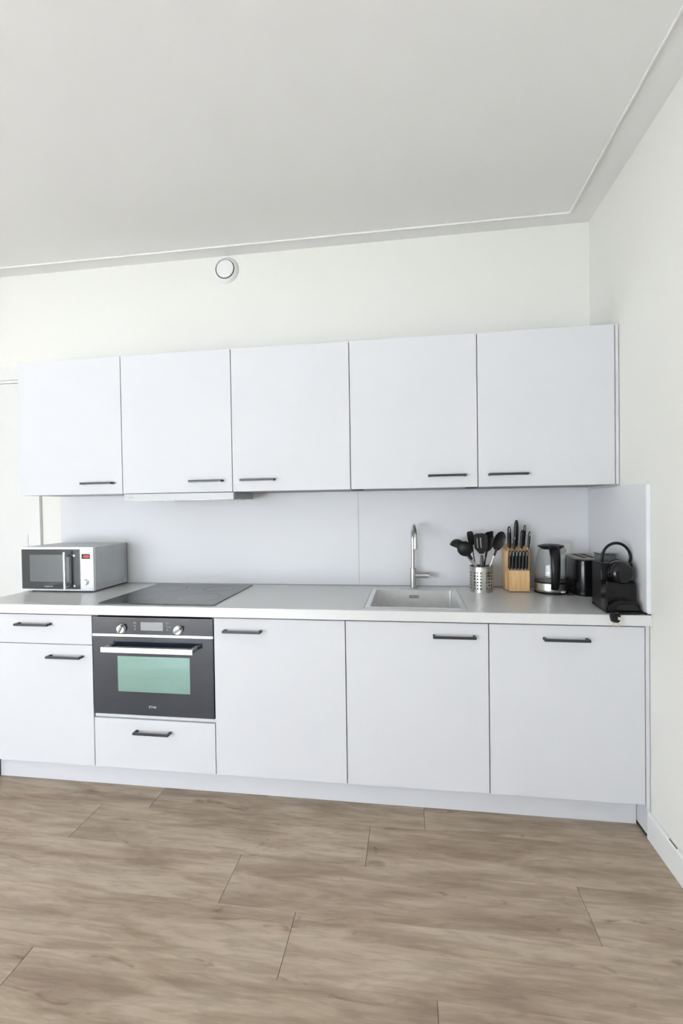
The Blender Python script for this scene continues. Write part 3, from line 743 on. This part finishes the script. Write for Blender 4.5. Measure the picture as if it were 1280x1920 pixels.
B().lathe([(0, .214), (.044, .2165), (.050, .2225), (.0605, .228), (.0620, .2315), (.0590, .2345), (.035, .240), (0, .243)], C0, seg=48).build('lid', BLKP, t)
# spout lip
b = B(); b.prism([(-.018, -.0), (.018, 0), (.005, .024), (-.005, .024)], 'z', 0, .006, bev=.001, M=Matrix.Translation((KX, KY, ZW + .2235)) @ Matrix.Rotation(math.radians(22), 4, 'Z') @ Matrix.Translation((0, .052, 0))); b.build('spout_lip', BLKP, t)
hd = Vector((-.065, -.998, 0)).normalized(); sd = Vector((.998, -.065, 0))
prof = [(.030, .232, .024), (.058, .229, .0250), (.082, .216, .0245), (.097, .190, .0230), (.104, .155, .0215), (.105, .115, .0205), (.101, .080, .0195), (.092, .050, .0185), (.080, .030, .017)]
pts = [Vector((KX, KY, ZW + h_)) + hd * r_ for r_, h_, _ in prof]
B().tube(pts, 0, 16, flat=[(w_, .0095) for *_, w_ in prof], up=sd).build('handle', BLKP, t)
b = B(); c = Vector((KX, KY, ZW + .014)) + Vector((.45, -.89, 0)).normalized() * .0775
b.box(-.010, .010, -.008, .006, -.004, .0045, bev=.002, M=Matrix.Translation(c) @ Matrix.Rotation(math.radians(27), 4, 'Z')); b.build('switch', mat('clear_switch', (.7, .72, .72), .15), t)
pc = [(KX + .050, KY - .062, ZW + .006), (KX + .062, KY - .080, ZW + .005), (KX + .076, KY - .084, ZW + .0045), (KX + .084, KY - .070, ZW + .0045), (KX + .0855, KY - .045, ZW + .0045), (KX + .0858, KY - .01, ZW + .0045), (KX + .0858, KY + .05, ZW + .0045), (KX + .0858, KY + .12, ZW + .0045)]
B().tube(pc, .0036, 10).build('cord', BLKP, t)

# ------------------------------------------------------------------ toaster
t = thing('toaster', 'glossy black two-slot toaster between the kettle and the coffee machine', 'toaster', (-.095, -.15, ZW))
tx0, tx1, ty0, ty1 = -.142, -.022, -.262, -.028
tx0 = -.134; tx1 = -.026
def stack(b, levels):
    rings = [[b.bm.verts.new((x, y, z)) for x, y in rrect(*r4, rr, 7)] for r4, rr, z in levels]
    fs = []
    for A_, B_ in zip(rings, rings[1:]):
        for i in range(len(A_)): j = (i + 1) % len(A_); fs.append(b.bm.faces.new((A_[i], A_[j], B_[j], B_[i])))
    fs += [b.bm.faces.new(rings[0][::-1]), b.bm.faces.new(rings[-1])]
    bmesh.ops.recalc_face_normals(b.bm, faces=fs); return b
def g(d): return (-.152 + d, -.026 - d, -.262 + d, -.026 - d)
stack(B(), [(g(.004), .040, ZW + .0003), (g(0), .043, ZW + .006), (g(0), .043, ZW + .022), (g(.003), .041, ZW + .024)]).build('base', BLKP, t)
stack(B(), [(g(.003), .041, ZW + .0242), (g(.001), .043, ZW + .05), (g(.001), .043, ZW + .12), (g(.003), .041, ZW + .166), (g(.006), .038, ZW + .172)]).build('shell', BLKG, t)
stack(B(), [(g(.004), .040, ZW + .1722), (g(.003), .041, ZW + .176), (g(.006), .038, ZW + .180), (g(.012), .033, ZW + .181)]).build('top_rim', mat('bronze_grey_metal', (.28, .26, .22), .3, .8), t, label='brushed metal top rim')
for xx in (-.120, -.080):
    s_ = bx('slot', DARK, t, xx, xx + .024, -.232, -.062, ZW + .1795, ZW + .1818, bev=.0008)
b = B(); b.box(-.072, -.050, -.284, -.2615, ZW + .115, ZW + .127, bev=.003); b.build('lever', BLKG, t)
B().cyl((-.074, -.2615, ZW + .045), (-.074, -.274, ZW + .045), .012, bev=.002).build('dial', SILVP, t)

# ------------------------------------------------------------------ coffee machine
t = thing('coffee_machine', 'black capsule coffee machine with raised loop lever at the right end of the worktop', 'coffee machine', (-.095, -.48, ZW))
z = ZW
# base housing and rear column
b = B(); b.prism([(-.158, -.5995), (-.046, -.5995), (-.036, -.585), (-.034, -.415), (-.145, -.415)], 'z', z + .0006, z + .012, bev=.001); b.build('foot_plate', BLKP, t)
b = B(); b.prism([(-.157, -.545), (-.036, -.545), (-.035, -.417), (-.145, -.417)], 'z', z + .0125, z + .195, bev=.004, seg=3); b.build('body', BLKP, t)
# smoked side shell of the upper body
b = B(); b.prism([(-.424, z + .100), (-.535, z + .085), (-.550, z + .120), (-.548, z + .165), (-.520, z + .192), (-.424, z + .190)], 'x', -.1590, -.1572, bev=.0005, M=Matrix.Translation((-.0, 0, 0)) @ Matrix(((1, .095, 0, .054), (0, 1, 0, 0), (0, 0, 1, 0), (0, 0, 0, 1))))
b.build('side_shell', GREYP, t)
# front: cheek, arch tray, drum head
b = B(); b.prism([(-.1585, -.5990), (-.1520, -.5995), (-.1500, -.5460), (-.1575, -.5460)], 'z', z + .0125, z + .128, bev=.001); b.build('front_cheek', BLKG, t)
b = B(); b.prism([(-.151, -.585), (-.045, -.585), (-.036, -.570), (-.036, -.546), (-.151, -.546)], 'z', z + .0125, z + .120, bev=.002); b.build('front_panel', BLKP, t)
hc = Vector((-.092, -.50, z + .150)); hr = .051
b = B(); b.lathe([(0, .094), (.030, .092), (.043, .083), (.050, .066), (.052, .045), (.052, -.04), (.047, -.05), (0, -.05)], hc, (0.06, -1, 0.10), seg=48); b.build('head', BLKG, t)
b = B(); b.lathe([(.0525, .018), (.0555, .020), (.0555, .032), (.0525, .034)], hc, (0.06, -1, 0.10), seg=48, closed=True); b.build('head_ring', BLKP, t)
# neck under the head
b = B(); b.prism([(-.134, z + .062), (-.048, z + .062), (-.048, z + .112), (-.134, z + .112)], 'y', -.5860, -.546, bev=.003); b.build('spout_block', BLKP, t)
# drip tray with arch front
P = [(-.152, z + .0125), (-.038, z + .0125)] + [(-.095 + .057 * math.cos(math.radians(a)), z + .028 + .026 * math.sin(math.radians(a))) for a in range(0, 181, 15)]
b = B(); b.prism(P, 'y', -.612, -.5855, bev=.002); b.build('drip_tray', BLKP, t)
P2 = [(-.128, z + .016), (-.044, z + .016)] + [(-.086 + .040 * math.cos(math.radians(a)), z + .024 + .018 * math.sin(math.radians(a))) for a in range(0, 181, 15)]
b = B(); b.prism(P2, 'y', -.6165, -.6122, bev=.0015); b.build('tray_lip', BLKG, t)
# water tank behind
b = B(); b.prism([(-.112, -.4160), (-.046, -.4160), (-.046, -.352), (-.112, -.352)], 'z', z + .03, z + .216, bev=.006, seg=3); b.build('water_tank', GREYP, t)
b = B(); b.prism([(-.115, -.4165), (-.043, -.4165), (-.043, -.349), (-.115, -.349)], 'z', z + .2162, z + .222, bev=.002); b.build('tank_lid', GREYP, t)
# raised loop lever
lc = Vector((-.082, -.500, z + .185)); rr = .0555
pts = [(lc.x - rr + .002, lc.y + .0, lc.z - .022)]
for k in range(0, 25):
    a = PI - PI * k / 24; pts.append((lc.x + rr * math.cos(a), lc.y - .006, lc.z + .026 + (rr + .008) * math.sin(a)))
pts.append((lc.x + rr - .004, lc.y, lc.z - .010))
lv = B().tube(pts, 0, 12, flat=(.0048, .0060), up=(0, 1, 0)).build('lever', BLKP, t)
b = B(); b.cyl((lc.x - rr - .004, lc.y, lc.z - .022), (lc.x - rr + .022, lc.y, lc.z - .022), .009, bev=.002); b.build('pivot', BLKG, lv)
b = B(); b.cyl((lc.x - rr - .006, lc.y - .002, lc.z - .024), (lc.x - rr - .004, lc.y - .002, lc.z - .024), .004); b.build('pivot_cap', SILVER, lv)
# mains cord hanging over the worktop edge, with a two-pin plug
ct = [(-.034, -.560, z + .006), (-.026, -.585, z + .006), (-.030, -.607, z + .0055), (-.060, -.6215, z + .0055), (-.100, -.6235, z + .0055), (-.128, -.6245, z + .0075), (-.141, -.634, z + .008)]
co = B().tube(ct, .0048, 10).build('cord', BLKP, t)
M = frame((-.10, -.55, -1), (0, 1, -.4), (-.1435, -.6405, z + .0105))
b = B(); b.prism([(-.013, 0), (.013, 0), (.019, .010), (.017, .030), (.009, .038), (-.009, .038), (-.017, .030), (-.019, .010)], 'y', -.009, .009, bev=.004, M=M)
pg = b.build('plug', BLKP, co)
b = B()
for xx in (-.0035, .0095 - .002): pass
for q_ in (-.009, .009): B().cyl(M @ Vector((q_, 0, .037)), M @ Vector((q_, 0, .056)), .0022, bev=.0008, seg=12).build('pin', BRASS, pg)
b = B(); b.box(-.016, -.006, -.0098, -.0088, .018, .030, bev=.001, M=M); b.build('earth_clip', BRASS, pg)
c2 = [(-.030, -.568, z + .0052), (-.022, -.590, z + .0052), (-.0195, -.618, z + .0046), (-.0165, -.6245, z + .0046)]
bt = thing('spare_cord_end', 'short black cable end lying beside the coffee machine at the wall', 'cable', c2[-1])
B().tube([(-.028, -.578, z + .0125), (-.0225, -.598, z + .0050), (-.0195, -.6235, z + .0050)], .0040, 10).build('cable', BLKP, bt)
B().cyl((-.0130, -.6215, z + .0001), (-.0050, -.6215, z + .0001 + .0), .0001).build('tip', BLKP, bt) if False else bx('tip', BLKP, bt, -.0135, -.0035, -.6255, -.6185, z + .0003, z + .0035, bev=.001)
